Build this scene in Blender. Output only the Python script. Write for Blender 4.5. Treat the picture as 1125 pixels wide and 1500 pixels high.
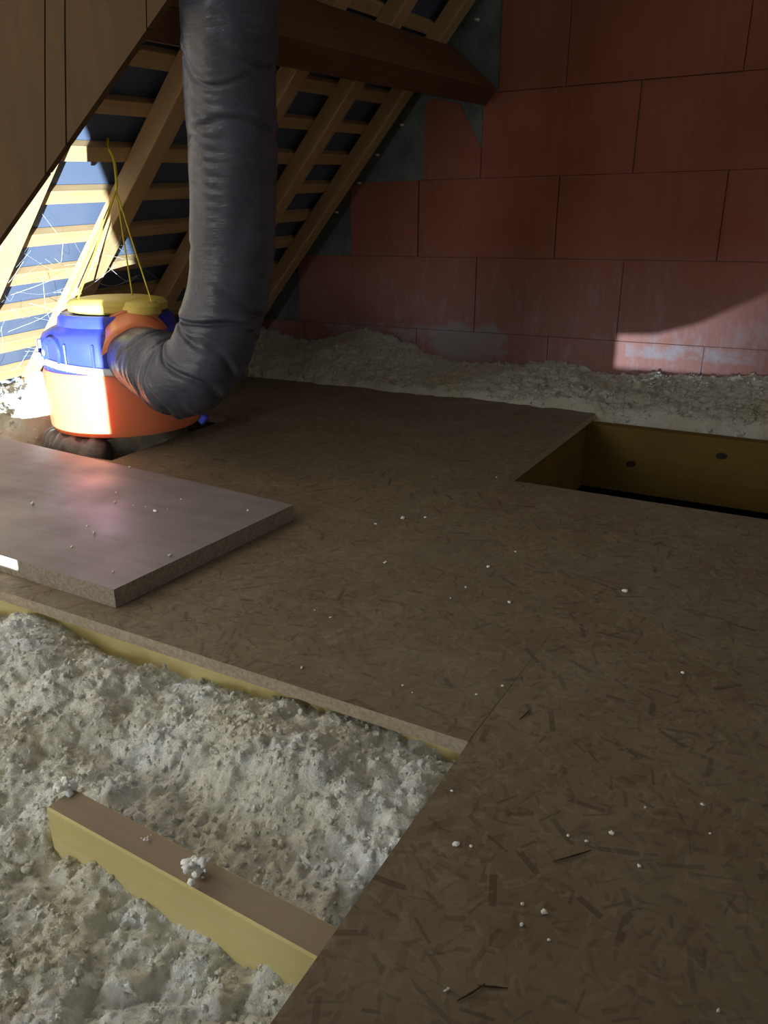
import bpy, bmesh, math, random
import numpy as np
from mathutils import Vector, Matrix, noise as mnoise

for o in list(bpy.data.objects): bpy.data.objects.remove(o)
S = bpy.context.scene
COL = S.collection
R = math.radians
random.seed(4)

# ------------------------------------------------------------------ camera
CAM_H, PITCH, YAW, FPX = 0.53, 20.0, 28.5, 1127.0
cd = bpy.data.cameras.new('camera'); cam = bpy.data.objects.new('camera', cd); COL.objects.link(cam)
cam.location = (0, 0, CAM_H)
cam.rotation_euler = (R(90 - PITCH), 0, R(YAW))
cd.sensor_fit = 'VERTICAL'; cd.sensor_height = 24.0; cd.lens = 24.0 * FPX / 1500.0
cd.clip_start = 0.02
S.camera = cam

# ------------------------------------------------------------------ world, lights, exposure
w = bpy.data.worlds.new('world'); S.world = w; w.use_nodes = True
w.node_tree.nodes['Background'].inputs[0].default_value = (1.0, 0.94, 0.86, 1)
w.node_tree.nodes['Background'].inputs[1].default_value = 0.165
S.view_settings.view_transform = 'Standard'; S.view_settings.look = 'None'
S.view_settings.exposure = 0.0; S.view_settings.gamma = 1.0; S.view_settings.use_curve_mapping = False

def light(name, kind, loc, power, colour, target=None, **kw):
    d = bpy.data.lights.new(name, kind); d.energy = power; d.color = colour
    for k, v in kw.items(): setattr(d, k, v)
    o = bpy.data.objects.new(name, d); COL.objects.link(o); o.location = loc
    if target is not None:
        o.rotation_euler = (Vector(target) - Vector(loc)).to_track_quat('-Z', 'Y').to_euler()
    return o
# the lamp standing low in the hatch behind the camera: throws the hard beam
light('hatch_lamp', 'SPOT', (0.03, -0.80, -0.0165), 2350, (0.76, 0.89, 1.0), (-1.86, 1.30, 0.22), shadow_soft_size=0.003, spot_size=R(85), spot_blend=1.0)
# added soft fill light without a fixture, low behind the camera
light('soft_fill', 'AREA', (-1.4, -1.95, 0.80), 21.0, (0.89, 0.965, 1.0), (-0.7, 1.0, 0.1), shape='RECTANGLE', size=0.7, size_y=0.7)

# ------------------------------------------------------------------ pixel helpers (direction only)
_p, _a = R(PITCH), R(YAW)
FW = np.array([-math.sin(_a)*math.cos(_p), math.cos(_a)*math.cos(_p), -math.sin(_p)])
RT = np.array([math.cos(_a), math.sin(_a), 0.]); UP = np.cross(RT, FW)
C0 = np.array([0, 0, CAM_H])
def ray(x, y):
    d = FW*FPX + RT*(x-562.5) - UP*(y-750); return d/np.linalg.norm(d)
def onz(x, y, z=0.0):
    d = ray(x, y); return C0 + d*((z-C0[2])/d[2])
def ony(x, y, Y):
    d = ray(x, y); return C0 + d*(Y/d[1])
def atdepth(x, y, t):
    d = ray(x, y); return C0 + d*(t/(d@FW))

# ------------------------------------------------------------------ materials
def mat(name, col, rough=0.7, spec=0.3):
    m = bpy.data.materials.new(name); m.use_nodes = True
    b = m.node_tree.nodes['Principled BSDF']
    b.inputs['Base Color'].default_value = (*col, 1); b.inputs['Roughness'].default_value = rough
    b.inputs['Specular IOR Level'].default_value = spec
    return m
class NT:
    def __init__(s, m): s.m = m; s.t = m.node_tree; s.b = s.t.nodes['Principled BSDF']
    def n(s, ty, **kw):
        x = s.t.nodes.new(ty)
        for k, v in kw.items():
            if k.startswith('i_'): x.inputs[k[2:].replace('_', ' ')].default_value = v
            else: setattr(x, k, v)
        return x
    def l(s, a, b): s.t.links.new(a, b)
    def pos(s, scale=(1, 1, 1), rot=(0, 0, 0), loc=(0, 0, 0), co='obj'):
        if co == 'obj':
            g = s.n('ShaderNodeTexCoord').outputs['Object']
        else:
            g = s.n('ShaderNodeNewGeometry').outputs['Position']
        mp = s.n('ShaderNodeMapping'); mp.inputs['Scale'].default_value = scale
        mp.inputs['Rotation'].default_value = rot; mp.inputs['Location'].default_value = loc
        s.l(g, mp.inputs['Vector']); return mp.outputs['Vector']
    def noise(s, vec, scale, detail=4, rough=0.55):
        x = s.n('ShaderNodeTexNoise'); x.inputs['Scale'].default_value = scale
        x.inputs['Detail'].default_value = detail; x.inputs['Roughness'].default_value = rough
        s.l(vec, x.inputs['Vector']); return x.outputs['Fac']
    def ramp(s, fac, stops):
        x = s.n('ShaderNodeValToRGB'); e = x.color_ramp.elements
        while len(e) < len(stops): e.new(0.5)
        for q, (p, c) in zip(e, stops):
            q.position = p; q.color = (*c, 1) if len(c) == 3 else c
        s.l(fac, x.inputs['Fac']); return x.outputs['Color']
    def mix(s, fac, a, b, mode='MIX'):
        x = s.n('ShaderNodeMix', data_type='RGBA', blend_type=mode)
        for sock, v in ((x.inputs[0], fac), (x.inputs[6], a), (x.inputs[7], b)):
            if hasattr(v, 'is_linked'): s.l(v, sock)
            elif isinstance(v, (int, float)): sock.default_value = v
            else: sock.default_value = (*v, 1)
        return x.outputs[2]
    def math(s, op, a, b=0.0, clamp=False):
        x = s.n('ShaderNodeMath', operation=op, use_clamp=clamp)
        for sock, v in ((x.inputs[0], a), (x.inputs[1], b)):
            if hasattr(v, 'is_linked'): s.l(v, sock)
            else: sock.default_value = v
        return x.outputs[0]
    def bump(s, h, strength=0.3, dist=0.002):
        x = s.n('ShaderNodeBump'); x.inputs['Strength'].default_value = strength; x.inputs['Distance'].default_value = dist
        s.l(h, x.inputs['Height']); s.l(x.outputs['Normal'], s.b.inputs['Normal'])
    def col(s, c): s.l(c, s.b.inputs['Base Color'])
G = lambda v: (v, v, v)

def wood(name, c1, c2, axis=0, rough=0.75, dust=None):
    m = mat(name, c1, rough, 0.2); t = NT(m)
    sc = [28, 28, 28]; sc[axis] = 1.6
    v = t.pos(tuple(sc))
    n1 = t.noise(v, 1.6, 5, 0.6); c = t.ramp(n1, [(0.3, c1), (0.7, c2)])
    n2 = t.noise(t.pos((1, 1, 1)), 5, 3); c = t.mix(t.ramp(n2, [(0.45, G(0)), (0.7, G(0.45))]), c, tuple(x*0.72 for x in c1))
    if dust: c = t.mix(t.ramp(t.noise(t.pos(), 14, 5), [(0.35, G(0.25)), (0.6, G(0.95))]), c, dust)
    t.col(c); t.bump(n1, 0.25, 0.002); return m

M = {}
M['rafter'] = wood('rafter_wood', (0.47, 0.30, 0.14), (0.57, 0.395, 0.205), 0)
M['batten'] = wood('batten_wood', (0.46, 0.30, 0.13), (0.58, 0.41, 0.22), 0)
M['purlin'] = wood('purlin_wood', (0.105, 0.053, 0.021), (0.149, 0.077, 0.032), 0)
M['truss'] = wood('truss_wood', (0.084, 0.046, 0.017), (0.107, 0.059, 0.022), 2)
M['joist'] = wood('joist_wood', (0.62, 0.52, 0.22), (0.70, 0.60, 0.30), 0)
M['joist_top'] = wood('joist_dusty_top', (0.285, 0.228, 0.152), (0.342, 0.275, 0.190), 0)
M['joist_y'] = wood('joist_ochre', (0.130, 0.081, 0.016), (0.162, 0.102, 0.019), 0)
M['knot'] = mat('knot_wood', (0.025, 0.014, 0.006), 0.8)
M['underlay'] = mat('underlay_film', (0.098, 0.128, 0.195), 0.55, 0.3)
M['cord'] = mat('yellow_cord', (0.75, 0.62, 0.04), 0.6)
M['web'] = mat('cobweb_fibre', (0.85, 0.88, 0.9), 0.9, 0.1)
M['orange'] = mat('orange_plastic', (0.90, 0.27, 0.125), 0.34, 0.5)
M['orange'].node_tree.nodes['Principled BSDF'].inputs['Subsurface Weight'].default_value = 0.45
M['orange'].node_tree.nodes['Principled BSDF'].inputs['Subsurface Radius'].default_value = (1.0, 0.30, 0.12)
M['orange'].node_tree.nodes['Principled BSDF'].inputs['Subsurface Scale'].default_value = 0.05
M['blue'] = mat('blue_plastic', (0.040, 0.062, 0.50), 0.3, 0.5)
M['yellow'] = mat('yellow_plastic', (0.80, 0.66, 0.16), 0.4, 0.4)
M['white'] = mat('white_strap', (0.8, 0.82, 0.85), 0.5)
M['black'] = mat('black_rubber', (0.02, 0.02, 0.022), 0.6)
M['plaster'] = mat('plaster_dab', (0.7, 0.7, 0.7), 0.9)
M['splinter'] = mat('dark_splinter', (0.05, 0.032, 0.02), 0.8)
M['tuft'] = mat('white_wool_tuft', (0.90, 0.91, 0.88), 0.95, 0.05)
M['void'] = mat('shade_dark_boards', (0.03, 0.025, 0.02), 0.9)  # near-black colour stands for the shade inside the floor openings

def m_osb():
    m = mat('osb_strands', (0.150, 0.097, 0.058), 0.62, 0.3); t = NT(m)
    base = t.ramp(t.noise(t.pos(co='w'), 9, 5, 0.65), [(0.3, (0.156, 0.117, 0.071)), (0.7, (0.209, 0.171, 0.114))])
    hsum = t.noise(t.pos(co='w'), 60, 4)
    layers = [(15, 57.0, (0.240, 0.195, 0.124), 0.46, 0.18, 0.310), (24, 0.0, (0.118, 0.080, 0.045), 0.42, 0.09, 0.372), (36, 3.3, (0.255, 0.214, 0.145), 0.45, 0.12, 0.372),
              (20, 7.7, (0.165, 0.112, 0.066), 0.45, 0.17, 0.310), (46, 12.1, (0.096, 0.064, 0.037), 0.40, 0.10, 0.372),
              (19, 23.9, (0.064, 0.042, 0.026), 0.36, 0.050, 0.465),
              (58, 29.0, (0.262, 0.234, 0.169), 0.40, 0.09, 0.341), (72, 37.0, (0.105, 0.074, 0.045), 0.42, 0.12, 0.372), (33, 63.0, (0.066, 0.045, 0.027), 0.40, 0.04, 0.403)]
    col = base; wig = None
    for sc, off, c, ln, wd, op in layers:
        v = t.n('ShaderNodeTexVoronoi', voronoi_dimensions='2D'); v.inputs['Scale'].default_value = 1.0
        p = t.pos((sc, sc, sc), (0, 0, off), (off*3.1, off*1.7, 0), co='w')
        t.l(p, v.inputs['Vector'])
        sub = t.n('ShaderNodeVectorMath', operation='SUBTRACT'); t.l(p, sub.inputs[0]); t.l(v.outputs['Position'], sub.inputs[1])
        sep = t.n('ShaderNodeSeparateColor'); t.l(v.outputs['Color'], sep.inputs[0])
        rot = t.n('ShaderNodeVectorRotate', rotation_type='Z_AXIS'); t.l(sub.outputs[0], rot.inputs['Vector'])
        t.l(t.math('MULTIPLY', sep.outputs[0], 6.283), rot.inputs['Angle'])
        sx = t.n('ShaderNodeSeparateXYZ'); t.l(rot.outputs[0], sx.inputs[0])
        bend = t.math('MULTIPLY', t.math('MULTIPLY', sx.outputs[0], sx.outputs[0]), 0.06)
        yy = t.math('ABSOLUTE', t.math('ADD', sx.outputs[1], bend)); xx = t.math('ABSOLUTE', sx.outputs[0])
        wv = t.math('MULTIPLY', t.math('ADD', sep.outputs[2], 0.35), wd)
        lv = t.math('MULTIPLY', t.math('ADD', sep.outputs[1], 0.3), ln)
        ma = t.math('LESS_THAN', yy, wv); mb = t.math('LESS_THAN', xx, lv)
        keep = t.math('GREATER_THAN', sep.outputs[1], 0.25)
        mk = t.math('MULTIPLY', t.math('MULTIPLY', ma, mb), keep)
        fac = t.math('MULTIPLY', mk, t.math('MULTIPLY', t.math('ADD', sep.outputs[2], 0.35), op))
        col = t.mix(fac, col, c)
        hsum = t.math('ADD', hsum, t.math('MULTIPLY', mk, 0.5))
    dust = t.noise(t.pos(co='w'), 3.2, 5)
    col = t.mix(t.ramp(dust, [(0.45, G(0)), (0.75, G(0.35))]), col, (0.209, 0.204, 0.168))
    t.col(col); t.bump(hsum, 0.35, 0.001)
    return m
M['osb'] = m_osb()

def m_chip(name, a, b):
    m = mat(name, a, 0.8, 0.2); t = NT(m)
    n = t.noise(t.pos(), 170, 3, 0.7); t.col(t.ramp(n, [(0.3, a), (0.72, b)])); t.bump(n, 0.6, 0.002); return m
M['osb_edge'] = m_chip('osb_edge', (0.30, 0.24, 0.16), (0.46, 0.40, 0.30))
M['chip_edge'] = m_chip('chipboard_edge', (0.20, 0.17, 0.13), (0.38, 0.33, 0.26))
def m_melamine():
    m = mat('worn_melamine', (0.202, 0.186, 0.200), 0.42, 0.4); t = NT(m)
    n = t.noise(t.pos((2, 14, 1)), 3, 5); n2 = t.noise(t.pos(), 6, 5)
    c = t.ramp(n, [(0.3, (0.197, 0.171, 0.171)), (0.7, (0.246, 0.217, 0.218))])
    c = t.mix(t.ramp(n2, [(0.5, G(0)), (0.7, G(0.5))]), c, (0.156, 0.137, 0.139)); t.col(c)
    t.l(t.ramp(n2, [(0.3, G(0.34)), (0.7, G(0.6))]), t.b.inputs['Roughness']); return m
M['melamine'] = m_melamine()

def m_brick():
    m = mat('terracotta', (0.3, 0.1, 0.06), 0.85, 0.2); t = NT(m)
    oi = t.n('ShaderNodeObjectInfo')
    stri = t.noise(t.pos((95, 1, 2.5), co='w'), 1.0, 3)
    blot = t.noise(t.pos(co='w'), 5, 5)
    c = t.ramp(blot, [(0.3, (0.29, 0.095, 0.062)), (0.7, (0.36, 0.14, 0.10))])
    c = t.mix(t.math('MULTIPLY', oi.outputs['Random'], 0.5), c, (0.30, 0.10, 0.055))
    c = t.mix(t.ramp(stri, [(0.4, G(0)), (0.75, G(0.28))]), c, (0.20, 0.055, 0.03))
    # grey-white plaster smears low on the wall
    p = t.n('ShaderNodeNewGeometry').outputs['Position']; sx = t.n('ShaderNodeSeparateXYZ'); t.l(p, sx.inputs[0])
    zz, xx = sx.outputs[2], sx.outputs[0]
    sm = t.noise(t.pos((1, 1, 1.3), co='w'), 13, 9, 0.72)
    def band(z0, z1, s):
        a = t.n('ShaderNodeMapRange'); t.l(zz, a.inputs[0]); a.inputs[1].default_value = z0; a.inputs[2].default_value = z0+s; 
        b = t.n('ShaderNodeMapRange'); t.l(zz, b.inputs[0]); b.inputs[1].default_value = z1; b.inputs[2].default_value = z1-s
        return t.math('MULTIPLY', a.outputs[0], b.outputs[0])
    def xr(x0, x1, s):
        a = t.n('ShaderNodeMapRange'); t.l(xx, a.inputs[0]); a.inputs[1].default_value = x0; a.inputs[2].default_value = x0+s
        b = t.n('ShaderNodeMapRange'); t.l(xx, b.inputs[0]); b.inputs[1].default_value = x1; b.inputs[2].default_value = x1-s
        return t.math('MULTIPLY', a.outputs[0], b.outputs[0])
    m1 = t.math('MULTIPLY', band(0.0, 0.27, 0.10), xr(-1.9, -0.93, 0.12))
    m2 = t.math('MULTIPLY', band(0.075, 0.20, 0.045), xr(-0.59, 1.2, 0.03))
    m3 = t.math('MULTIPLY', t.math('MULTIPLY', band(-0.02, 0.24, 0.09), xr(-1.34, -0.94, 0.10)), 0.45)
    ms = t.math('ADD', t.math('ADD', m1, m2), m3)
    smx = t.ramp(t.math('MULTIPLY', ms, sm), [(0.42, G(0)), (0.60, G(0.75))])
    c = t.mix(smx, c, (0.30, 0.315, 0.36))
    fine = t.noise(t.pos((1, 1, 0.4), co='w'), 26, 5, 0.7)
    low = t.math('MULTIPLY', band(-0.3, 0.52, 0.28), t.ramp(fine, [(0.50, G(0.24)), (0.70, G(0.6))]))
    c = t.mix(low, c, (0.36, 0.31, 0.34))
    t.col(c); t.bump(stri, 0.35, 0.003); return m
M['brick'] = m_brick()
def m_mortar():
    m = mat('grey_mortar', (0.2, 0.21, 0.21), 0.9, 0.2); t = NT(m)
    n = t.noise(t.pos(co='w'), 14, 6, 0.65); t.col(t.ramp(n, [(0.3, (0.10, 0.115, 0.115)), (0.7, (0.21, 0.225, 0.22))])); t.bump(n, 0.7, 0.01); return m
M['mortar'] = m_mortar()
def m_insul(name, k):
    m = mat(name, (0.72, 0.70, 0.56), 0.95, 0.05); t = NT(m)
    n = t.noise(t.pos(co='w'), 7, 5); n2 = t.noise(t.pos(co='w'), 130, 5, 0.75)
    c = t.ramp(n, [(0.34, (0.78, 0.76, 0.62)), (0.5, (0.86, 0.875, 0.82)), (0.64, (0.90, 0.94, 0.95))])
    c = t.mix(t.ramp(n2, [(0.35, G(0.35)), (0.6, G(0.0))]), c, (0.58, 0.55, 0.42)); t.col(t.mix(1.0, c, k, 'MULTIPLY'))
    t.bump(n2, 0.9, 0.006)
    t.b.inputs['Subsurface Weight'].default_value = 0.0; t.b.inputs['Subsurface Scale'].default_value = 0.010; t.b.inputs['Subsurface Radius'].default_value = (1.0, 0.95, 0.8); return m
M['insul'] = m_insul('blown_mineral_wool', (1.0, 1.0, 1.0))
M['insul_shaded'] = m_insul('shaded_mineral_wool', (0.68, 0.65, 0.60))  # darker copy of the wool: dim light by the wall put into colour
def m_film(name, a, b, rough):
    m = mat(name, a, rough, 0.5); t = NT(m)
    n = t.noise(t.pos((1, 1, 3)), 16, 6, 0.65); n2 = t.noise(t.pos(), 60, 4, 0.6)
    t.col(t.ramp(n, [(0.3, a), (0.72, b)]))
    h = t.math('ADD', n, t.math('MULTIPLY', n2, 0.08)); t.bump(h, 0.40, 0.010)
    t.l(t.ramp(n2, [(0.3, G(rough-0.10)), (0.7, G(rough+0.08))]), t.b.inputs['Roughness']); return m
M['duct'] = m_film('grey_duct_film', (0.053, 0.059, 0.082), (0.064, 0.070, 0.097), 0.34)
M['sleeve'] = m_film('brown_grey_film', (0.10, 0.085, 0.08), (0.16, 0.14, 0.13), 0.4)

# ------------------------------------------------------------------ mesh helpers
def mesh_obj(name, verts, faces, m, parent=None, smooth=False, mats=None, fmat=None):
    me = bpy.data.meshes.new(name); me.from_pydata([tuple(map(float, v)) for v in verts], [], faces); me.update()
    for x in (mats or [m]): me.materials.append(x)
    if fmat: me.polygons.foreach_set('material_index', fmat)
    if smooth: me.polygons.foreach_set('use_smooth', [True]*len(me.polygons))
    o = bpy.data.objects.new(name, me); COL.objects.link(o)
    if parent: o.parent = parent
    return o
def bm_obj(name, bm, m, parent=None, smooth=False, mats=None):
    bmesh.ops.recalc_face_normals(bm, faces=bm.faces)
    me = bpy.data.meshes.new(name); bm.to_mesh(me); bm.free()
    for x in (mats or [m]): me.materials.append(x)
    if smooth: me.polygons.foreach_set('use_smooth', [True]*len(me.polygons))
    o = bpy.data.objects.new(name, me); COL.objects.link(o)
    if parent: o.parent = parent
    return o
def empty(name, loc=(0, 0, 0)):
    o = bpy.data.objects.new(name, None); COL.objects.link(o); o.location = loc; o.empty_display_size = 0.05
    return o
def tag(o, label=None, cat=None, group=None, kind=None):
    for k, v in (('label', label), ('category', cat), ('group', group), ('kind', kind)):
        if v: o[k] = v
    return o
def bar(name, p0, p1, side, up, w, h, m, parent=None, bevel=0.002, mats=None, topmat=None):
    """timber from p0 to p1 (centre of lower face), section w along side, h along up; own local frame, length on local X"""
    p0, p1, side, up = map(lambda v: Vector([float(q) for q in v]), (p0, p1, side, up))
    ax = (p1-p0); L = ax.length; ax.normalize()
    up = (up-ax*up.dot(ax)).normalized(); side = up.cross(ax).normalized()
    bm = bmesh.new(); bmesh.ops.create_cube(bm, size=1)
    for v in bm.verts: v.co = Vector(((v.co.x+0.5)*L, v.co.y*w, (v.co.z+0.5)*h))
    if bevel: bmesh.ops.bevel(bm, geom=bm.edges[:], offset=bevel, segments=1, affect='EDGES')
    if topmat is not None:
        bm.normal_update()
        for f_ in bm.faces:
            if f_.normal.z > 0.9: f_.material_index = topmat
    o = bm_obj(name, bm, m, None, mats=mats)
    mw = Matrix((ax, side, up)).transposed().to_4x4(); mw.translation = p0
    o.matrix_world = mw
    if parent: o.parent = parent; o.matrix_parent_inverse = parent.matrix_world.inverted()
    return o
def prism(name, poly, axis, a0, a1, m, parent=None, bevel=0.0, mats=None, capmat=None):
    """polygon extruded along an axis: 'z' poly=(x,y); 'y' poly=(x,z)"""
    bm = bmesh.new()
    f3 = (lambda p, a: (p[0], p[1], a)) if axis == 'z' else (lambda p, a: (p[0], a, p[1]))
    lo = [bm.verts.new(f3(p, a0)) for p in poly]; hi = [bm.verts.new(f3(p, a1)) for p in poly]
    n = len(poly)
    bm.faces.new(lo); top = bm.faces.new(hi)
    for i in range(n):
        f_ = bm.faces.new((lo[i], lo[(i+1) % n], hi[(i+1) % n], hi[i]))
        if capmat is not None: f_.material_index = capmat
    bmesh.ops.recalc_face_normals(bm, faces=bm.faces)
    if bevel: bmesh.ops.bevel(bm, geom=bm.edges[:], offset=bevel, segments=1, affect='EDGES')
    bmesh.ops.triangulate(bm, faces=[f_ for f_ in bm.faces if len(f_.verts) > 4])
    return bm_obj(name, bm, m, parent, mats=mats)
def frames(pts):
    pts = [Vector(map(float, p)) for p in pts]; T = []
    for i in range(len(pts)):
        a = pts[max(0, i-1)]; b = pts[min(len(pts)-1, i+1)]; T.append((b-a).normalized())
    ref = Vector((0.3, 0.2, 1)) if abs(T[0].z) < 0.9 else Vector((1, 0, 0))
    N = (ref-T[0]*ref.dot(T[0])).normalized(); out = []
    for i in range(len(pts)):
        N = (N-T[i]*N.dot(T[i])).normalized(); out.append((pts[i], T[i], N, T[i].cross(N)))
    return out
def catmull(ctrl, n):
    P = [np.array(p, float) for p in ctrl]; P = [2*P[0]-P[1]]+P+[2*P[-1]-P[-2]]; out = []
    seg = len(P)-3
    for k in range(n+1):
        x = k/n*seg; i = min(int(x), seg-1); t = x-i
        a, b, c, d = P[i:i+4]
        out.append(0.5*((2*b)+(c-a)*t+(2*a-5*b+4*c-d)*t*t+(3*b-a-3*c+d)*t**3))
    return out
def tube_data(pts, rad, nr=8, cap=True):
    fr = frames(pts); V = []; F = []
    for i, (p, t, a, b) in enumerate(fr):
        for j in range(nr):
            th = 2*math.pi*j/nr; r = rad(i, th) if callable(rad) else rad
            V.append(p+a*(r*math.cos(th))+b*(r*math.sin(th)))
    for i in range(len(fr)-1):
        for j in range(nr):
            F.append((i*nr+j, i*nr+(j+1) % nr, (i+1)*nr+(j+1) % nr, (i+1)*nr+j))
    if cap: F.append(tuple(range(nr))[::-1]); F.append(tuple(range((len(fr)-1)*nr, len(fr)*nr)))
    return V, F
def tube(name, pts, rad, m, parent=None, nr=8, cap=True, smooth=True):
    V, F = tube_data(pts, rad, nr, cap); return mesh_obj(name, V, F, m, parent, smooth)
def lathe(name, prof, m, parent=None, nr=64, loc=(0, 0, 0), axis=None, squash=None):
    V, F = [], []
    for r, z in prof:
        for j in range(nr):
            th = 2*math.pi*j/nr; V.append([r*math.cos(th), r*math.sin(th), z])
    for i in range(len(prof)-1):
        for j in range(nr): F.append((i*nr+j, i*nr+(j+1) % nr, (i+1)*nr+(j+1) % nr, (i+1)*nr+j))
    F.append(tuple(range(nr))[::-1]); F.append(tuple(range((len(prof)-1)*nr, len(prof)*nr)))
    if squash: V = [[x*squash[0], y*squash[1], z] for x, y, z in V]
    q = Vector(axis).to_track_quat('Z', 'Y').to_matrix() if axis is not None else Matrix.Identity(3)
    V = [q @ Vector(v)+Vector(loc) for v in V]
    o = mesh_obj(name, V, F, m, parent, True)
    md = o.modifiers.new('edges', 'EDGE_SPLIT'); md.split_angle = R(38)
    return o

# ------------------------------------------------------------------ numpy noise for the loose wool
def _h(ix, iy, s):
    n = (ix.astype(np.int64)*374761393 + iy.astype(np.int64)*668265263 + s*1442695041) & 0x7fffffff
    n = ((n ^ (n >> 13))*1274126177) & 0x7fffffff
    n = ((n ^ (n >> 15))*2246822519) & 0x7fffffff
    return ((n ^ (n >> 16)) & 0xffff)/65535.0
def vnoise(x, y, s):
    ix, iy = np.floor(x), np.floor(y); fx, fy = x-ix, y-iy; fx = fx*fx*(3-2*fx); fy = fy*fy*(3-2*fy)
    a = _h(ix, iy, s); b = _h(ix+1, iy, s); c = _h(ix, iy+1, s); d = _h(ix+1, iy+1, s)
    return (a*(1-fx)+b*fx)*(1-fy)+(c*(1-fx)+d*fx)*fy
def billow(x, y, s):
    ix, iy = np.floor(x), np.floor(y); acc = np.zeros_like(x)
    for dx in (-1, 0, 1):
        for dy in (-1, 0, 1):
            cx, cy = ix+dx, iy+dy
            px = cx+0.5+0.9*(_h(cx, cy, s)-0.5); py = cy+0.5+0.9*(_h(cx, cy, s+7)-0.5); rr = 0.60+0.45*_h(cx, cy, s+13)
            d2 = ((x-px)**2+(y-py)**2)/(rr*rr); acc += (np.clip(1-d2, 0, 1)**0.6*(0.4+0.6*_h(cx, cy, s+3)))**7
    return acc**(1/7.0)
def fluff(X, Y, s, amp=1.0):
    wx = X+0.010*(vnoise(X*60, Y*60, s+50)-0.5)+0.004*(vnoise(X*160, Y*160, s+51)-0.5)
    wy = Y+0.010*(vnoise(X*60, Y*60, s+60)-0.5)+0.004*(vnoise(X*160, Y*160, s+61)-0.5)
    ba = billow(wx/0.085, wy/0.085, s); bb = billow(wx/0.040, wy/0.040, s+1); bc = billow(wx/0.020, wy/0.020, s+2)
    bd = billow(wx/0.0098, wy/0.0098, s+5); be = vnoise(X/0.0045, Y/0.0045, s+8)
    return amp*(0.021*ba+0.018*bb+0.0120*bc+0.0068*bd+0.0034*(be-0.5)+0.03*(vnoise(X/0.16, Y/0.16, s+4)-0.5))
_b = bmesh.new(); bmesh.ops.create_icosphere(_b, subdivisions=2, radius=1)
ICO_V = np.array([v.co[:] for v in _b.verts]); ICO_F = np.array([[q.index for q in f_.verts] for f_ in _b.faces]); _b.free()
def fast_mesh(name, V, tris, m):
    me = bpy.data.meshes.new(name); nf = len(tris)
    me.vertices.add(len(V)); me.vertices.foreach_set('co', np.ascontiguousarray(V, dtype=np.float32).ravel())
    me.loops.add(nf*3); me.loops.foreach_set('vertex_index', np.ascontiguousarray(tris, dtype=np.int32).ravel())
    me.polygons.add(nf); me.polygons.foreach_set('loop_start', np.arange(0, nf*3, 3, dtype=np.int32))
    me.polygons.foreach_set('loop_total', np.full(nf, 3, dtype=np.int32)); me.polygons.foreach_set('use_smooth', np.ones(nf, dtype=bool))
    me.update(calc_edges=True); me.validate(); me.materials.append(m)
    o = bpy.data.objects.new(name, me); COL.objects.link(o); return o
def blobs(P, rad, rng):
    """knobbly little tufts at points P"""
    N = len(P); k = len(ICO_V)
    v = ICO_V[None]*(rad[:, None, None]*rng.uniform(0.55, 1.35, (N, k, 1)))*rng.uniform(0.65, 1.25, (N, 1, 3))+P[:, None]
    f_ = (ICO_F[None]+(np.arange(N)*k)[:, None, None])
    return v.reshape(-1, 3), f_.reshape(-1, 3)
def wool(name, x0, x1, y0, y1, res, hfun, s, amp, label, clumps=0, box=None, rr=(0.0025, 0.0075), m=None):
    nx, ny = int((x1-x0)/res)+1, int((y1-y0)/res)+1
    X, Y = np.meshgrid(np.linspace(x0, x1, nx), np.linspace(y0, y1, ny))
    fl = fluff(X, Y, s, amp); Z = hfun(X, Y)+fl
    V = np.stack([X, Y, Z], -1).reshape(-1, 3); idx = np.arange(nx*ny).reshape(ny, nx)
    a, b, c, d_ = idx[:-1, :-1].ravel(), idx[:-1, 1:].ravel(), idx[1:, 1:].ravel(), idx[1:, :-1].ravel()
    F = np.concatenate([np.stack([a, b, c], 1), np.stack([a, c, d_], 1)])
    if clumps:      # fine loose fibres standing off the lumps
        rng = np.random.default_rng(s); bx0, bx1, by0, by1 = box or (x0, x1, y0, y1)
        px = rng.uniform(bx0, bx1, clumps); py = rng.uniform(by0, by1, clumps)
        gi = np.clip(((py-y0)/(y1-y0)*(ny-1)).astype(int), 1, ny-2); gj = np.clip(((px-x0)/(x1-x0)*(nx-1)).astype(int), 1, nx-2)
        nrm = np.stack([-(Z[gi, gj+1]-Z[gi, gj-1])/(2*res), -(Z[gi+1, gj]-Z[gi-1, gj])/(2*res), np.ones(clumps)], 1)
        nrm /= np.linalg.norm(nrm, axis=1, keepdims=True)
        P = np.stack([X[gi, gj], Y[gi, gj], Z[gi, gj]], 1)+rng.normal(0, res*0.4, (clumps, 3))
        D = nrm*0.55+rng.normal(0, 0.62, (clumps, 3)); D /= np.linalg.norm(D, axis=1, keepdims=True)
        W = np.cross(D, rng.normal(0, 1, (clumps, 3))); W /= np.linalg.norm(W, axis=1, keepdims=True)
        L = (rr[0]+(rr[1]-rr[0])*rng.random(clumps)**1.5)[:, None]
        tv = np.stack([P-W*L*0.10-D*L*0.2, P+W*L*0.10-D*L*0.2, P+D*L], 1).reshape(-1, 3)
        tv[:, 0] = np.clip(tv[:, 0], x0, x1); tv[:, 1] = np.clip(tv[:, 1], y0, y1)
        F = np.concatenate([F, np.arange(clumps*3).reshape(-1, 3)+len(V)]); V = np.concatenate([V, tv])
        nb = clumps//14; q = rng.integers(0, clumps, nb); rb = rr[0]*0.8+(rr[1]*0.85-rr[0]*0.8)*rng.random(nb)**3
        bv, bf = blobs(P[q], rb, rng); bv[:, 0] = np.clip(bv[:, 0], x0, x1); bv[:, 1] = np.clip(bv[:, 1], y0, y1)
        F = np.concatenate([F, bf+len(V)]); V = np.concatenate([V, bv])
    o = fast_mesh(name, V, F, m or M['insul'])
    return tag(o, label, 'insulation', kind='stuff')

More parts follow.
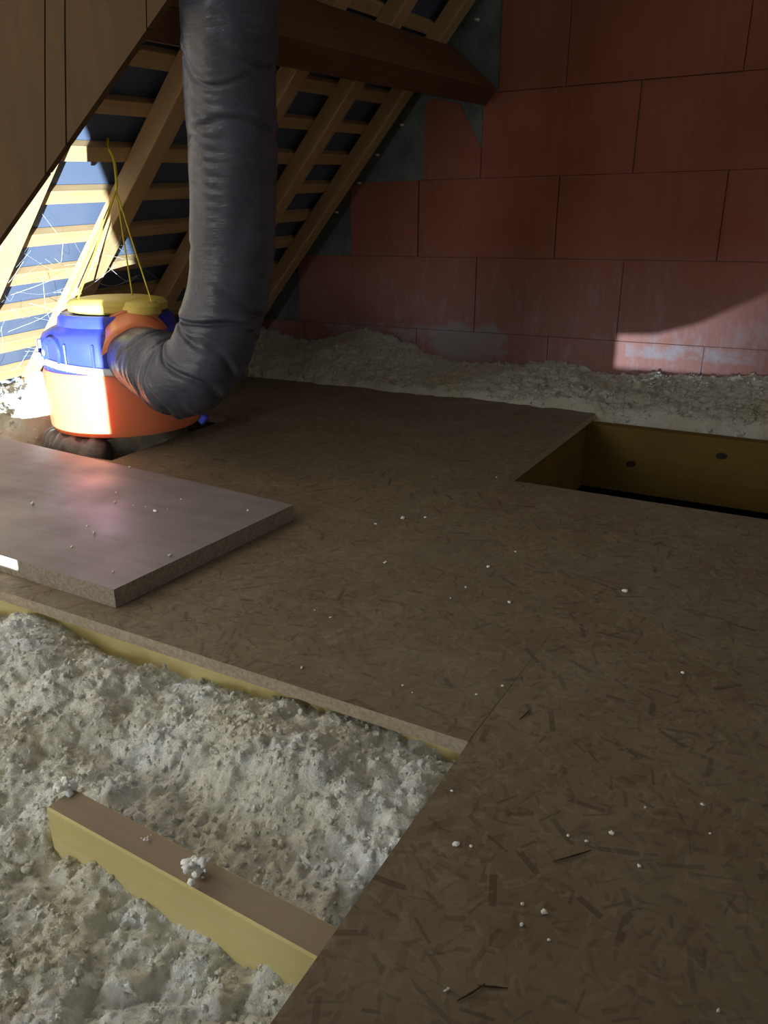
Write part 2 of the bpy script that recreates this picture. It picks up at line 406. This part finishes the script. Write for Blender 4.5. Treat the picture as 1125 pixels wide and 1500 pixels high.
# ================================================================== SETTING
WY = 2.826
# ---- roof frame: Q on the rafters' underside, d along the ridge, r down the slope, n outward
d = ray(1208, 250); r = ray(-850, 2250); r = r-d*(r@d); r /= np.linalg.norm(r)
n = np.cross(d, r); n /= np.linalg.norm(n)
n = n if n[2] > 0 else -n
Q = ony(608, 139, WY-0.05)
rp = lambda u, v, h=0.0: Q+d*u+r*v+n*h

# ---- gable wall
wall = prism('wall_back', [(-2.75, -0.45), (1.3, -0.45), (1.3, 1.9), (-0.60, 1.9), (-2.75, -0.28)], 'y', WY+0.008, WY+0.20, M['mortar'])
tag(wall, 'gable wall of large red terracotta blocks with grey mortar along the roof slope', kind='structure')
zs = [-0.105, 0.167, 0.440, 0.712, 0.985, 1.257, 1.530, 1.802]
left = [-2.30, -1.95, -1.684, -1.367, -1.083, -0.90, -0.62]
JL, J0 = 0.540, [-0.60, -0.845]
for k in range(7):
    z0, z1 = zs[k], zs[k+1]; base = -0.845 if k % 2 == 0 else -0.60
    xs = sorted([base+JL*i for i in range(-4, 5) if left[k]+0.09 < base+JL*i < 1.25])
    xs = [left[k]]+xs+[1.3]
    for a, b in zip(xs[:-1], xs[1:]):
        g = random.choice((0.0008, 0.0014, 0.0022)); fr = WY+random.uniform(-0.004, 0.003)
        gz = 0.0006; poly = [(a+g, z0+gz), (b-g, z0+gz), (b-g, z1-gz), (a+g, z1-gz)]
        if k == 3 and a == left[k]:      # chipped corner filled with mortar
            poly = [(a+g, z0+g), (b-g, z0+g), (b-g, z0+0.10), (-1.23, z1-0.025), (a+0.03, z1-g), (a+g, z1-0.02)]
        prism('brick', poly, 'y', fr, WY+0.02, M['brick'], wall, 0.0012)

# ---- roof
un = [rp(-3.2, -1.2, 0.078), rp(0.28, -1.2, 0.078), rp(0.28, 1.55, 0.078), rp(-3.2, 1.55, 0.078)]
V = un+[p+n*0.02 for p in un]
roof = mesh_obj('ceiling', V, [(0, 1, 2, 3), (4, 5, 6, 7), (0, 1, 5, 4), (1, 2, 6, 5), (2, 3, 7, 6), (3, 0, 4, 7)], M['underlay'])
tag(roof, 'sloping underside of the roof with dark underlay behind rafters and battens', kind='structure')
for v0 in np.arange(-1.106, 1.5, 0.127):
    jit = random.uniform(-0.004, 0.004)
    c = v0+0.02+jit
    bar('batten', rp(-3.15, c, 0.052), rp(0.03, c, 0.052), r, n, 0.040+random.uniform(-0.003, 0.003), 0.025, M['batten'], roof, 0.0015)
for ur in (-0.03, -0.385, -0.715, -1.125, -1.455, -1.84, -2.2, -2.56, -2.92):
    uc = ur-0.032
    bar('rafter', rp(uc+0.11, -1.15), rp(uc-0.115, 1.5), d, n, 0.064, 0.052, M['rafter'], roof, 0.002)
for (x, y) in ((589, 183), (553, 227), (526, 268), (493, 311), (699, 29)):   # plaster dabs at the wall end of the battens
    p = ony(x, y, WY-0.012); bm = bmesh.new(); bmesh.ops.create_icosphere(bm, subdivisions=2, radius=0.010)
    for v in bm.verts: v.co = v.co*random.uniform(0.6, 1.1); v.co.z *= 0.55; v.co += Vector(p.tolist())
    bm_obj('plaster_dab', bm, M['plaster'], roof, True)

# ---- floor of OSB sheets
floor = empty('floor'); tag(floor, 'brown oriented strand board floor with debris', kind='structure')
TH = 0.018
def sheet(poly): return prism('osb_panel', poly, 'z', -TH, 0.0, M['osb'], floor, 0.0, mats=[M['osb'], M['osb_edge']], capmat=1)
sheet([(-0.2570, -0.15), (1.25, -0.15), (1.25, 1.600), (-0.2502, 1.600), (-0.2502, 0.96), (-0.2578, 0.671)])
sheet([(-2.10, 0.678), (-0.2590, 0.671), (-0.2505, 0.96), (-0.25025, 1.600), (-0.552, 1.603), (-0.545, 2.335), (-0.545, 2.43), (-1.93, 2.385), (-1.90, 1.78), (-1.50, 1.78), (-1.463, 1.285), (-2.10, 1.25)])
# boards of the ceiling below, coloured near black for the shade in the openings
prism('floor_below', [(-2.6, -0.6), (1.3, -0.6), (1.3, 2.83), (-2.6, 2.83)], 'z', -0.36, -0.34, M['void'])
tag(bpy.data.objects['floor_below'], 'boards coloured near black as shade at the bottom of the floor openings', kind='structure')

# ================================================================== LARGE TIMBERS
K = ony(729, 130, WY)
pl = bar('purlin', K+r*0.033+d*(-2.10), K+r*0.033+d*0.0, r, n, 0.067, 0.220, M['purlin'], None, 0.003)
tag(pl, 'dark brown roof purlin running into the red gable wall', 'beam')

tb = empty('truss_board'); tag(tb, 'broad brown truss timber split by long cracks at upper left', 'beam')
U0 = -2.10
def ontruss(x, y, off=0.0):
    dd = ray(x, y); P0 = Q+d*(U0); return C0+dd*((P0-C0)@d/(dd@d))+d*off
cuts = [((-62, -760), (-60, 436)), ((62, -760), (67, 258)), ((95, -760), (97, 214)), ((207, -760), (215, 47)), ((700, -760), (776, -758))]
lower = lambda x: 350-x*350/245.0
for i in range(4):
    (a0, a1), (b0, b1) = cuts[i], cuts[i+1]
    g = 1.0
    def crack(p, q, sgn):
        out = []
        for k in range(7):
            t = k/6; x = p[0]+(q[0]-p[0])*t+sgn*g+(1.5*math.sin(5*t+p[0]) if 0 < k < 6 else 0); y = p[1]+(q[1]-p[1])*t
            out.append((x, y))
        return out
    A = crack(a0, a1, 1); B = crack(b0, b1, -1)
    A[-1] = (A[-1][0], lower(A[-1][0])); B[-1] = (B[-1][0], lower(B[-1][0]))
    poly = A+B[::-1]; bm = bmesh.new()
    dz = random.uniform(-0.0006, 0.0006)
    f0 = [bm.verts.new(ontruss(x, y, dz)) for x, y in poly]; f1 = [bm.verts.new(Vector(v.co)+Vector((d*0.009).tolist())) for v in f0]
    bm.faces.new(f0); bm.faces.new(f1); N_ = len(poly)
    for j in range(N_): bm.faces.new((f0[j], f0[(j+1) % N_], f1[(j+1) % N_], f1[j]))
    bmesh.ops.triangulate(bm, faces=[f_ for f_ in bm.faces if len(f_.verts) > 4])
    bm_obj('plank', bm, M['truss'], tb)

# joists
j1 = bar('joist', (-0.603, 0.408, -0.018-0.20), (-0.05, 0.385, -0.018-0.20), (0, 1, 0), (0, 0, 1), 0.034, 0.199, M['joist'], None, 0.002, mats=[M['joist'], M['joist_top']], topmat=1)
tag(j1, 'short pale joist lying in the loose insulation, dusty grey on top', 'joist')
j2 = bar('joist', (-2.1, 0.712, -0.218), (-0.02, 0.704, -0.218), (0, 1, 0), (0, 0, 1), 0.040, 0.199, M['joist'], None, 0.002)
tag(j2, 'pale joist under the board edge behind the insulation', 'joist')
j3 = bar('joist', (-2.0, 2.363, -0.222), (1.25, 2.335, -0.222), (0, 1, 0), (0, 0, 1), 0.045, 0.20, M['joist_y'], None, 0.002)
tag(j3, 'ochre joist with two dark knots at the back of the floor opening', 'joist')
for (x, y) in ((924, 680), (1057, 668)):
    p = ony(x, y, 2.325); bm = bmesh.new(); bmesh.ops.create_circle(bm, cap_ends=True, segments=18, radius=1.0)
    ext = bmesh.ops.extrude_face_region(bm, geom=bm.faces[:]); 
    for v in [g_ for g_ in ext['geom'] if isinstance(g_, bmesh.types.BMVert)]: v.co.z += 1
    yy = 2.3398 + (-2.0-p[0])*0 
    for v in bm.verts:
        a = math.atan2(v.co.y, v.co.x); rr = 0.013*(1+0.10*math.sin(2*a+x))
        v.co = Vector((p[0]+rr*1.1*math.cos(a), 2.363-0.0225-0.0086*(p[0]+2.0)+(-0.0012 if v.co.z < 0.5 else 0.004), p[2]+rr*0.8*math.sin(a)))
    bm_obj('knot', bm, M['knot'], j3, False).matrix_parent_inverse = j3.matrix_world.inverted()
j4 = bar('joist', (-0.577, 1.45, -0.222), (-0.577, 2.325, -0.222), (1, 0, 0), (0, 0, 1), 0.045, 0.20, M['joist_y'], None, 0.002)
tag(j4, 'ochre joist along the left side of the floor opening', 'joist')

# added unseen panel behind the camera, cut to shape the hatch lamp's shadow
ld = prism('shadow_panel', [(-0.463, -0.0035), (-0.2578, -0.0035), (-0.2576, 0.0), (-0.0905, 0.0), (-0.0905, 0.0230), (-0.066, 0.0245), (-0.04, 0.033), (-0.003, 0.053), (0.10, 0.14), (0.5, 0.3), (0.5, 0.44), (-0.463, 0.44)], 'y', -0.118, -0.10, M['joist_top'])
tag(ld, 'unseen panel added behind the viewpoint to shape the lamp shadow', 'light blocker')

tr = bar('joist', (-1.75, -0.13, -0.222), (1.25, -0.13, -0.222), (0, 1, 0), (0, 0, 1), 0.05, 0.2040, M['joist'], None, 0.002)  # added out of view to keep lamp light from passing under the boards
tag(tr, 'unseen timber added behind the viewpoint to stop light under the floor', 'joist')
tc = prism('light_stop_strip', [(-2.2, -0.155), (-0.2575, -0.155), (-0.2575, -0.098), (-2.2, -0.098)], 'z', -0.0180, -0.0035, M['joist'])  # added strip out of view, cuts the lamp's lowest rays
tag(tc, 'thin unseen strip added behind the viewpoint to block low light', 'curb')

# ================================================================== LOOSE INSULATION
def h_hole(X, Y):
    z = -0.105+0*X
    back = np.clip((Y-0.43)/0.12, 0, 1); z += back*0.032
    front = np.clip((0.36-Y)/0.08, 0, 1); z += front*0.012
    z += 0.030*np.exp(-(((X+0.42)/0.14)**2+((Y-0.58)/0.07)**2))
    z += 0.022*np.exp(-(((X+0.85)/0.22)**2+((Y-0.60)/0.06)**2))
    z += 0.024*np.exp(-(((X+0.62)/0.06)**2+((Y-0.42)/0.05)**2))
    z -= 0.012*np.exp(-(((X+0.62)/0.16)**2+((Y-0.52)/0.03)**2))
    z -= 0.012*np.clip((Y-0.655)/0.03, 0, 1)*np.clip((-0.42-X)/0.1, 0, 1)
    return z
wool('loose_insulation', -1.85, -0.245, 0.02, 0.690, 0.0026, h_hole, 11, 1.0, 'fluffy cream loose insulation filling the floor opening in the foreground', 110000, (-1.2, -0.245, 0.22, 0.690), (0.0012, 0.0050))
def h_back(X, Y):
    t = np.clip((Y-2.39)/0.40, 0, 1)
    z = -0.030+0.058*np.sqrt(t)
    z += 0.085*np.exp(-((X+1.62)/0.22)**2)*t + 0.012*np.exp(-((X+0.75)/0.12)**2)*t + 0.03*np.exp(-((X+0.1)/0.2)**2)*t
    z -= 0.012*np.exp(-((X+1.12)/0.15)**2)*t
    z += 0.10*np.clip((-1.9-X)/0.3, 0, 1)
    z -= 0.06*np.clip((2.385+0.040*vnoise(X/0.045, Y*0, 77)-Y)/0.035, 0, 1)
    return z
wool('loose_insulation', -2.32, 1.2, 2.366, 2.818, 0.005, h_back, 23, 1.0, 'loose insulation darkened in colour for the shade, heaped along the foot of the red wall', 40000, (-2.25, 0.1, 2.366, 2.80), (0.003, 0.010), M['insul_shaded'])
def h_eave(X, Y):
    z = -0.15+0.21*np.clip((-1.76-X)/0.26, 0, 1)
    z += 0.20*np.exp(-(((X+1.86)/0.055)**2+((Y-1.42)/0.08)**2))
    return z+0.04*np.exp(-(((X+2.05)/0.12)**2+((Y-1.75)/0.2)**2))
wool('loose_insulation', -2.42, -1.475, 1.262, 2.36, 0.006, h_eave, 37, 1.0, 'bright loose insulation under the eave beside the ventilation unit', 25000, None, (0.003, 0.010))

# ================================================================== LOOSE PANEL
PT = 0.031
pn = prism('chipboard_panel', [(-0.846, 0.717), (-0.829, 1.157), (-1.90, 1.237), (-1.95, 0.738)], 'z', 0.0005, PT, M['melamine'], None, 0.0, mats=[M['melamine'], M['chip_edge']], capmat=1)
tag(pn, 'thick grey faced chipboard panel lying loose on the floor', 'panel')

# ================================================================== VENTILATION UNIT
VX, VY = -1.62, 1.50
vm = empty('ventilation_unit', (0, 0, 0)); tag(vm, 'orange and blue ventilation fan unit with yellow top hung on cords', 'ventilation unit')
lathe('lower_housing', [(0.168, 0.034), (0.190, 0.038), (0.197, 0.052), (0.199, 0.12), (0.200, 0.186), (0.196, 0.197)], M['orange'], vm, 72, (VX, VY, 0))
ub = lathe('motor_housing', [(0.190, 0.195), (0.194, 0.199), (0.196, 0.22), (0.195, 0.270), (0.186, 0.286), (0.165, 0.298), (0.150, 0.304), (0.146, 0.324), (0.138, 0.332)], M['blue'], vm, 72, (VX, VY, 0))
# moulded ribs, round boss and clamp strap on the blue housing
to_cam = Vector((0.62, -0.78, 0))
for a in (-150, -128, -106, -84, -62):
    ca, sa = math.cos(R(a)), math.sin(R(a))
    bar('rib', (VX+ca*0.192, VY+sa*0.192, 0.202), (VX+ca*0.192, VY+sa*0.192, 0.272), (-sa, ca, 0), (ca, sa, 0), 0.007, 0.010, M['blue'], ub, 0.002)
ba = R(-98); bx = Vector((math.cos(ba), math.sin(ba), 0))
lathe('boss', [(0.040, 0.0), (0.040, 0.014), (0.035, 0.018), (0.029, 0.010), (0.0, 0.010)], M['blue'], ub, 40, (VX+bx.x*0.186, VY+bx.y*0.186, 0.246), bx)
arc = [(VX+0.2005*math.cos(R(a)), VY+0.2005*math.sin(R(a)), 0.250-0.00033*(a+190)) for a in range(-190, -40, 5)]
st = tube('clamp_strap', arc, lambda i, th: 0.0095 if abs(math.cos(th)) > 0.75 else 0.007, M['white'], ub, 8)
sb = Vector((math.cos(R(-116)), math.sin(R(-116)), 0))
bar('clamp_buckle', Vector((VX, VY, 0.210))+sb*0.204, Vector((VX, VY, 0.244))+sb*0.204, (1, 0, 0), sb, 0.030, 0.012, M['white'], ub, 0.003)
# yellow top: long oval handle and a smaller lobe
lathe('handle', [(0.0, 0.334), (0.125, 0.334), (0.136, 0.340), (0.138, 0.356), (0.128, 0.366), (0.09, 0.372), (0.0, 0.374)], M['yellow'], vm, 48, (VX+0.005, VY+0.005, 0), None, (0.92, 0.92))
lathe('handle_lobe', [(0.0, 0.0), (0.044, 0.0), (0.055, 0.010), (0.054, 0.028), (0.042, 0.040), (0.0, 0.044)], M['yellow'], vm, 32, (VX+0.105, VY-0.02, 0.325))
# side port and its orange elbow
pc = Vector(atdepth(196, 500, 1.99)); pd = Vector((0.74, -0.60, -0.30)).normalized()
inner = Vector((VX+0.05, VY+0.0, 0.225))
port_pts = catmull([inner, inner.lerp(pc, 0.55)+Vector((0, 0, 0.012)), pc, pc+pd*0.10], 20)
po = tube('outlet_port', port_pts, lambda i, th: 0.088, M['orange'], vm, 40)
rg = frames(port_pts)[15]
tube('port_collar', [rg[0]-rg[1]*0.006, rg[0]-rg[1]*0.004, rg[0]+rg[1]*0.004, rg[0]+rg[1]*0.006], lambda i, th: 0.089 if i in (0, 3) else 0.093, M['orange'], po, 40)
# flexible film sleeves leaving the underside
for a0, a1, rad, zc in ((-212, -143, 0.047, -0.004), (-139, -62, 0.050, -0.008)):
    pts = [(VX+0.178*math.cos(R(a)), VY+0.178*math.sin(R(a)), zc-0.00008*(a-a0)) for a in np.linspace(a0, a1, 40)]; sd = random.random()*20
    def sleeve_r(i, th, rad=rad, sd=sd):
        e = min(1.0, 0.72+0.28*min(i, 39-i)/4.0)
        q = mnoise.noise(Vector((math.cos(th)*1.6, math.sin(th)*1.6, i*0.16+sd)))
        c = abs(mnoise.noise(Vector((math.cos(th)*0.8, math.sin(th)*0.8, i*0.33+sd*2))))
        return rad*e*(1+0.10*q-0.16*max(0, 0.18-c)/0.18)
    tube('duct_sleeve', pts, sleeve_r, M['sleeve'], vm, 32)
bar('cable_gland', Vector(atdepth(298, 622, 1.98)), Vector(atdepth(306, 612, 1.97)), (1, 0, 0), (0, 0, 1), 0.02, 0.016, M['blue'], vm, 0.003)

# ---- duct
ctrl = [pc+pd*0.095]+[Vector(atdepth(x, y, t)) for x, y, t in
        [(244, 543, 1.80), (266, 555, 1.74), (300, 530, 1.70), (322, 475, 1.68), (337, 405, 1.64), (341, 320, 1.58), (341, 220, 1.50), (338, 120, 1.42), (336, 30, 1.34), (332, -60, 1.28), (328, -170, 1.22), (326, -420, 1.10)]]
NP = 460; dpts = catmull(ctrl, NP); rnd = random.Random(3)
folds = [(0.05, 0.5), (0.075, 3.4), (0.10, 1.9), (0.125, 5.2), (0.15, 3.1), (0.175, 0.9), (0.20, 4.4), (0.225, 2.4), (0.25, 5.0), (0.275, 3.5), (0.30, 0.6), (0.335, 2.2), (0.36, 4.8), (0.39, 3.9), (0.44, 5.5), (0.62, 2.9), (0.70, 1.0), (0.72, 3.6), (0.80, 2.0), (0.86, 4.1), (0.90, 0.3), (0.94, 3.0)]
def duct_r(i, th):
    s = i/NP; w_ = min(1, s/0.05)
    base = 0.078+0.009*w_-0.006*min(1, max(0, (s-0.55)/0.3))
    base *= 1+0.03*max(0, (s-0.75)/0.25)
    p = Vector((math.cos(th)*1.4, math.sin(th)*1.4, s*30))
    q = Vector((math.cos(th)*2.2, math.sin(th)*2.2, s*9+20))
    rr = base+0.0022*mnoise.noise(p)+0.0035*mnoise.noise(q)
    amp = 0.010 if s < 0.5 else 0.0055
    for fs, ft in folds:
        dth = math.cos(th-ft)
        u = (s-fs-0.018*math.sin(th*2+ft))/0.006
        if abs(u) < 3: rr += -amp*math.exp(-u*u)*max(0, 0.35+0.65*dth)+0.5*amp*math.exp(-(u-1.6)**2)*max(0, 0.35+0.65*dth)
    rr += 0.0012*math.sin(s*420)*max(0, mnoise.noise(Vector((math.cos(th)*1.2, math.sin(th)*1.2, s*6+5))))*2
    return rr
du = tube('ventilation_duct', dpts, duct_r, M['duct'], None, 72)
tag(du, 'thick dark grey film wrapped duct rising from the ventilation unit', 'duct')

# ---- hanging cords
hk = Vector(rp(*[float(q) for q in ((np.array(ony(160, 217, 1.522))-Q)@d, (np.array(ony(160, 217, 1.522))-Q)@r)], 0.046))
kn = Vector((hk.x-0.004, hk.y+0.0, hk.z-0.088))
cords = empty('hanging_cord'); tag(cords, 'yellow cord looped from a roof batten carrying the ventilation unit', 'cord')
tube('loop', catmull([hk+Vector((-0.012, 0, 0.03)), hk+Vector((-0.004, -0.012, 0.012)), hk+Vector((0.006, -0.006, -0.015)), kn+Vector((0.005, 0, 0.02)), kn], 16), 0.0036, M['cord'], cords, 8)
for e in ((-1.735, 1.445, 0.362), (-1.66, 1.41, 0.36), (-1.585, 1.53, 0.368), (-1.468, 1.485, 0.345)):
    e = Vector(e); tube('strand', catmull([kn, kn.lerp(e, 0.5)+Vector((0, 0, -0.002)), e], 8), 0.0020, M['cord'], cords, 6)

# ---- cobwebs under the lit rafters
rng = random.Random(9); V, F = [], []
for k in range(60):
    a = rp(rng.uniform(-1.50, -1.12), rng.uniform(0.55, 0.98), rng.uniform(0.0, 0.06)); 
    b = a+d*rng.uniform(-0.22, 0.22)+r*rng.uniform(-0.10, 0.16)-n*rng.uniform(0.0, 0.05)
    m_ = (a+b)/2+np.array([0, 0, -rng.uniform(0.0, 0.03)])+d*rng.uniform(-.015, .015)
    vs, fs = tube_data(catmull([a, m_, b], 8), rng.uniform(0.0001, 0.00036), 4, False)
    o_ = len(V); V += vs; F += [tuple(q+o_ for q in f_) for f_ in fs]
tag(mesh_obj('cobweb', V, F, M['web']), 'dusty white cobweb threads between the lit rafters at the eave', 'cobweb', kind='stuff')

# ================================================================== CRUMBS AND SPLINTERS
def crumb(p, size, label, group, seed):
    bm = bmesh.new(); bmesh.ops.create_icosphere(bm, subdivisions=2, radius=1.0); rg_ = random.Random(seed)
    sx_, sy_, sz_ = (size*rg_.uniform(0.6, 1.5), size*rg_.uniform(0.5, 1.1), size*rg_.uniform(0.45, 0.8)); a = rg_.uniform(0, 6.28)
    for v in bm.verts:
        q = v.co*(0.75+0.6*mnoise.noise(v.co*2.3+Vector((seed, 0, 0))))
        q = Vector((q.x*sx_, q.y*sy_, q.z*sz_)); v.co = Vector((q.x*math.cos(a)-q.y*math.sin(a), q.x*math.sin(a)+q.y*math.cos(a), q.z))
    zmin = min(v.co.z for v in bm.verts)
    for v in bm.verts: v.co.z -= zmin
    o = bm_obj('insulation_crumb', bm, M['tuft'], None, True); o.location = p
    return tag(o, label, 'crumb', group)
floor_px = [(590, 760, 4), (915, 868, 5), (668, 1238, 5), (690, 1241, 3.5), (945, 1184, 3), (1029, 1180, 3), (832, 1225, 2.5), (859, 1234, 4), (896, 1222, 5), (936, 1270, 4),
            (765, 1326, 3.5), (797, 1339, 5), (764, 1356, 3.5), (804, 1378, 3), (1052, 1482, 3.5), (655, 1452, 4), (1000, 987, 3.5), (715, 832, 3), (755, 809, 2.5), (746, 883, 3), (682, 861, 2),
            (660, 877, 2), (550, 768, 2.5), (623, 759, 2), (563, 825, 2), (736, 1006, 2.5), (698, 1018, 2.5), (590, 1005, 2), (604, 1015, 2), (442, 979, 3), (484, 905, 2.5), (461, 895, 2.5), (727, 700, 2), (1040, 1222, 2), (662, 1160, 2.5), (565, 824, 2)]
for i, (x, y, s_) in enumerate(floor_px):
    p = onz(x, y, 0.0); dist = np.linalg.norm(p-C0)
    lb = {0: 'largest white crumb on the floor between the chipboard panel and the right opening', 1: 'largest white crumb on the floor in front of the right opening',
          2: 'largest white crumb beside the right edge of the insulation opening', 16: 'white crumb alone near the right picture edge at mid height of the floor',
          14: 'white crumb alone in the bottom right corner of the floor', 15: 'white crumb at the bottom of the floor beside the dark splinters'}.get(i)
    zone = 'near floor below the opening corner' if y > 1080 else 'middle of the floor' if y > 790 else 'far floor'
    crumb(p, s_*dist/FPX*1.0, lb or 'tiny pale crumb on the '+zone, 'crumbs on the '+zone, i)
for i, (x, y, s_) in enumerate([(48, 739, 3.5), (190, 685, 2.5), (227, 750, 3.5), (169, 736, 2), (170, 722, 1.5), (195, 741, 2), (213, 743, 1.5), (245, 746, 1.8), (128, 772, 2.5), (138, 782, 3), (105, 802, 3), (166, 839, 2.5), (249, 815, 3), (363, 749, 2.5), (265, 732, 1.8), (205, 763, 1.6)]):
    p = onz(x, y, PT); dist = np.linalg.norm(p-C0)
    crumb(p, s_*dist/FPX, 'tiny pale insulation crumb lying on the grey chipboard panel', 'crumbs on the panel', 50+i)
for i, (x, y, s_, lb) in enumerate([(290, 1283, 20, 'upright white insulation tuft on the middle of the short joist'), (97, 1158, 19, 'white insulation tuft on the left end of the short joist'), (216, 1232, 8, 'small insulation flake near the middle of the short joist'), (388, 1296, 5, 'small insulation flake towards the right end of the short joist')]):
    p = onz(x, y, -0.0195); sz = s_*np.linalg.norm(p-C0)/FPX; rng_ = np.random.default_rng(90+i); nb = 34 if s_ > 10 else 10
    hh = 1.5 if i == 0 else 0.55
    Pq = p+rng_.normal(0, 1, (nb, 3))*np.array([sz*0.38, sz*0.38, 0]); Pq[:, 2] = p[2]+sz*0.1+rng_.random(nb)*sz*hh
    bv, bf = blobs(Pq, sz*rng_.uniform(0.10, 0.30, nb), rng_); bv[:, 2] = np.maximum(bv[:, 2], -0.0189)
    tag(fast_mesh('insulation_tuft', bv, bf, M['tuft']), lb, 'tuft')
for i, (x, y, L_, a) in enumerate([(722, 1447, 0.022, -0.1), (690, 1455, 0.026, 0.55), (768, 1048, 0.024, 0.9), (838, 1255, 0.040, 0.35)]):
    p = onz(x, y, 0.0); dx, dy = math.cos(a+R(YAW))*L_/2, math.sin(a+R(YAW))*L_/2
    pts = catmull([(p[0]-dx, p[1]-dy, 0.0012), (p[0]+0.001, p[1], 0.0016), (p[0]+dx, p[1]+dy, 0.0012)], 6)
    o = tube('wood_splinter', pts, lambda k, th: 0.0008*(1-0.5*abs(k-3)/3), M['splinter'], None, 6)
    tag(o, ['dark wood splinter at the bottom edge of the picture, right piece', 'dark wood splinter at the bottom edge of the picture, left piece', 'dark wood splinter just right of the insulation opening corner', 'long dark wood splinter in the middle of the near floor'][i], 'splinter')
